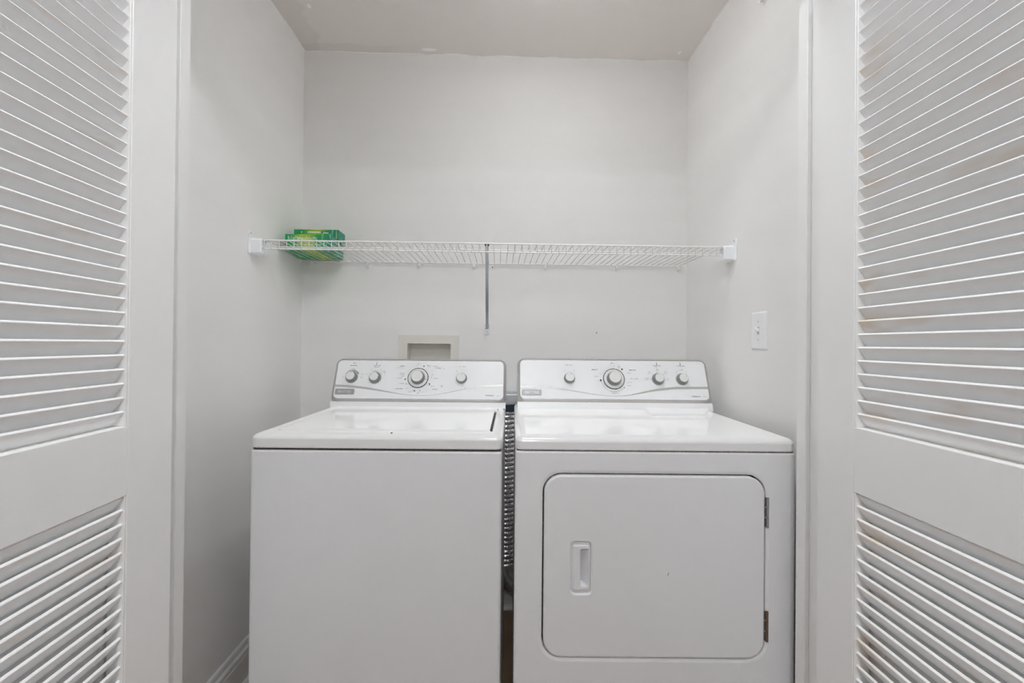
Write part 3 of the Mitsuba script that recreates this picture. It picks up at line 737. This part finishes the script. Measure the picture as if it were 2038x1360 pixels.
L = np.linalg.norm(pb - pa)
u_sec = Polygon([(-0.006, 0.003), (-0.006, -0.005), (-0.0046, -0.005), (-0.0046, 0.0016), (0.0046, 0.0016), (0.0046, -0.005), (0.006, -0.005), (0.006, 0.003)])
m = trimesh.creation.extrude_polygon(u_sec, L, engine='earcut')
put('support_arm__channel', mapped(mapped(m, lambda v: v[:, [0, 2, 1]]), arm), 'galvanized', False)
put('support_arm__wall_plate', cbx(-0.0635, -0.0435, YB - 0.003, YB, 1.2215, 1.268, 0.0007), 'galvanized', 20)
put('support_arm__screw', mapped(lathe([(0, 0), (0.0042, 0), (0.0036, 0.0022), (0, 0.003)], 16), lambda v: np.column_stack([v[:, 0] - 0.0535, YB - 0.003 - v[:, 2], v[:, 1] + 1.2335])), 'steel', 35)
put('support_arm__rivet', mapped(lathe([(0, 0), (0.0042, 0), (0.0036, 0.0022), (0, 0.003)], 16), lambda v: np.column_stack([v[:, 0] - 0.0533, YB - 0.014 - v[:, 2], v[:, 1] + 1.2530])), 'steel', 35)
put('support_arm__hook', cat(cbx(-0.0535, -0.0478, SF - 0.007, SF + 0.008, SZ - 0.0085, SZ - 0.0040, 0.0008), cbx(-0.0440, -0.0385, SF - 0.007, SF + 0.008, SZ - 0.0085, SZ - 0.0040, 0.0008)), 'gap_dark', 20)

# wall clips under the back rail, each its own thing
clip = cat(mapped(lathe([(0, 0), (0.0075, 0), (0.0075, 0.004), (0.006, 0.0065), (0, 0.007)], 20), lambda v: np.column_stack([v[:, 0], YB - v[:, 2], v[:, 1]])), cbx(-0.0045, 0.0045, YB - 0.016, YB, 0.002, 0.0145, 0.001), tube([(0, YB - 0.012, 0.011), (0, YB - 0.017, 0.0165), (0, YB - 0.013, 0.021), (0, YB - 0.004, 0.022)], 0.0022, 8))
cply = mikit.ply(clip, 'wire_vinyl', smooth=35)
where = ['below the green cartons', 'first one right of the green cartons', 'midway between the cartons and the support arm', 'just left of the support arm', 'first one right of the support arm', 'second one right of the support arm', 'last one, by the right wall']
for i, x in enumerate((-0.8351, -0.5851, -0.3579, -0.1157, 0.2053, 0.5292, 0.8145)):
    k = 'shelf_clip' if i == 0 else f'shelf_clip_{i:03d}'
    scene[k] = {**cply, 'to_world': T().translate([x, 0, 1.5215])}
    tag(k, 'white wall clip under the shelf, ' + where[i], 'clip', 'clips along the back rail of the shelf')
tag('anchor_plate', 'small white plate with a screw on the back wall just right of the support arm', 'wall anchor')
put('anchor_plate__plate', cbx(-0.0400, -0.0260, YB - 0.003, YB, 1.5150, 1.5370, 0.0007), 'wire_vinyl', 20)
put('anchor_plate__screw', mapped(lathe([(0, 0), (0.003, 0), (0.0026, 0.0014), (0, 0.002)], 14), lambda v: np.column_stack([v[:, 0] - 0.0325, YB - 0.003 - v[:, 2], v[:, 1] + 1.5235])), 'dark_ring', 35)

# ------------------------------------------------------------------ green boxes on the shelf


def carton(name, fl, bl, br, z0, z1, label, bands):
    fl, bl, br = map(np.array, (fl, bl, br))
    ex, ey = br - bl, bl - fl
    W, D = np.linalg.norm(ex), np.linalg.norm(ey)
    ex, ey = ex / W, ey / D

    def f(v):
        return np.column_stack([fl[0] + v[:, 0] * ex[0] + v[:, 1] * ey[0], fl[1] + v[:, 0] * ex[1] + v[:, 1] * ey[1], v[:, 2]])
    tag(name, label, 'box', 'green boxes on the shelf')
    put(name + '__carton', mapped(cbx(0, W, 0, D, z0, z1, 0.0009), f), 'box_card', 20)
    put(name + '__top_flap', mapped(cbx(0.003, W - 0.003, 0.002, D - 0.002, z1, z1 + 0.0008, 0.0003), f), 'box_card', 20)
    for (a0, a1, c0, c1, b) in bands:
        put(name + '__print', mapped(bx(a0, a1, -0.0004, 0.0, z0 + c0, z0 + c1), f), b, False)


zd = SZ + 0.0018
lower = [(0.018 + 0.0, 0.105, 0.006, 0.0125, 'print_white'), (0.022, 0.048, 0.0075, 0.0110, 'print_violet'), (0.060, 0.078, 0.0075, 0.0110, 'print_violet'), (0.030, 0.150, 0.0200, 0.0215, 'print_white')]
x = 0.012
for i in range(22):
    w = rng.uniform(0.0012, 0.0026); hgt = rng.uniform(0.006, 0.015)
    lower.append((x, x + w, 0.040, 0.040 + hgt, 'print_white')); x += w + rng.uniform(0.0015, 0.0052)
carton('carton', (-0.845, 1.814), (-0.873, 2.030), (-0.690, 2.028), zd, zd + 0.061, 'lower green carton with white marks, lying flat on the left end of the shelf', lower)
carton('carton_001', (-0.849, 1.900), (-0.851, 1.985), (-0.669, 1.985), zd + 0.0622, zd + 0.0622 + 0.039, 'upper green carton with a white stripe, lying on the other carton', [(0.055, 0.110, 0.0265, 0.0305, 'print_white'), (0.118, 0.140, 0.0245, 0.0275, 'print_white'), (0.112, 0.117, 0.0255, 0.0325, 'dark_ring'), (0.030, 0.033, 0.0240, 0.0320, 'print_white')])

# ------------------------------------------------------------------ little things on the walls
tag(put('wall_hook', mapped(lathe([(0, 0), (0.010, 0), (0.010, 0.003), (0.005, 0.006), (0.0045, 0.014), (0.007, 0.018), (0.006, 0.021), (0, 0.022)], 20), lambda v: np.column_stack([XR - v[:, 2], v[:, 0] + 1.446, v[:, 1] + 2.300])), 'white_plastic', 35), 'small white knob high on the right closet wall', 'hook')
tag(put('nail', mapped(lathe([(0, -0.01), (0.0014, -0.01), (0.0014, 0.004), (0.0026, 0.004), (0.0026, 0.005), (0, 0.005)], 12), lambda v: np.column_stack([v[:, 0] + 0.441, YB - v[:, 2], v[:, 1] + 1.233])), 'print_grey', 35), 'tiny dark nail in the back wall above the dryer console', 'nail')


# ------------------------------------------------------------------ lamps
def dome(name, x, y, r, drop, rad, label):
    tag(name, label, 'lamp')
    put(name + '__canopy', shift(lathe([(0, ZC - 0.022), (r + 0.012, ZC - 0.022), (r + 0.012, ZC), (0, ZC)], 40), x, y), 'lamp_white', 30)
    p = [(r * math.cos(q), ZC - 0.0225 - drop * math.sin(q)) for q in np.linspace(0, math.pi / 2, 9)]
    p[-1] = (0.0, p[-1][1])
    put(name + '__diffuser', shift(lathe([(0, ZC - 0.0225)] + p, 36), x, y), 'lamp_white', 40, emitter={'type': 'area', 'radiance': {'type': 'rgb', 'value': list(rad)}})


dome('closet_lamp', 0.17, 1.36, 0.13, 0.05, CLOSET_LAMP, 'round white ceiling lamp inside the closet')
dome('hall_lamp', 0.0, 0.42, 0.17, 0.06, HALL_LAMP, 'round white ceiling lamp in the hall near the closet')
dome('hall_lamp_001', 0.0, -1.45, 0.21, 0.07, FAR_LAMP, 'round white ceiling lamp at the far end of the hall')
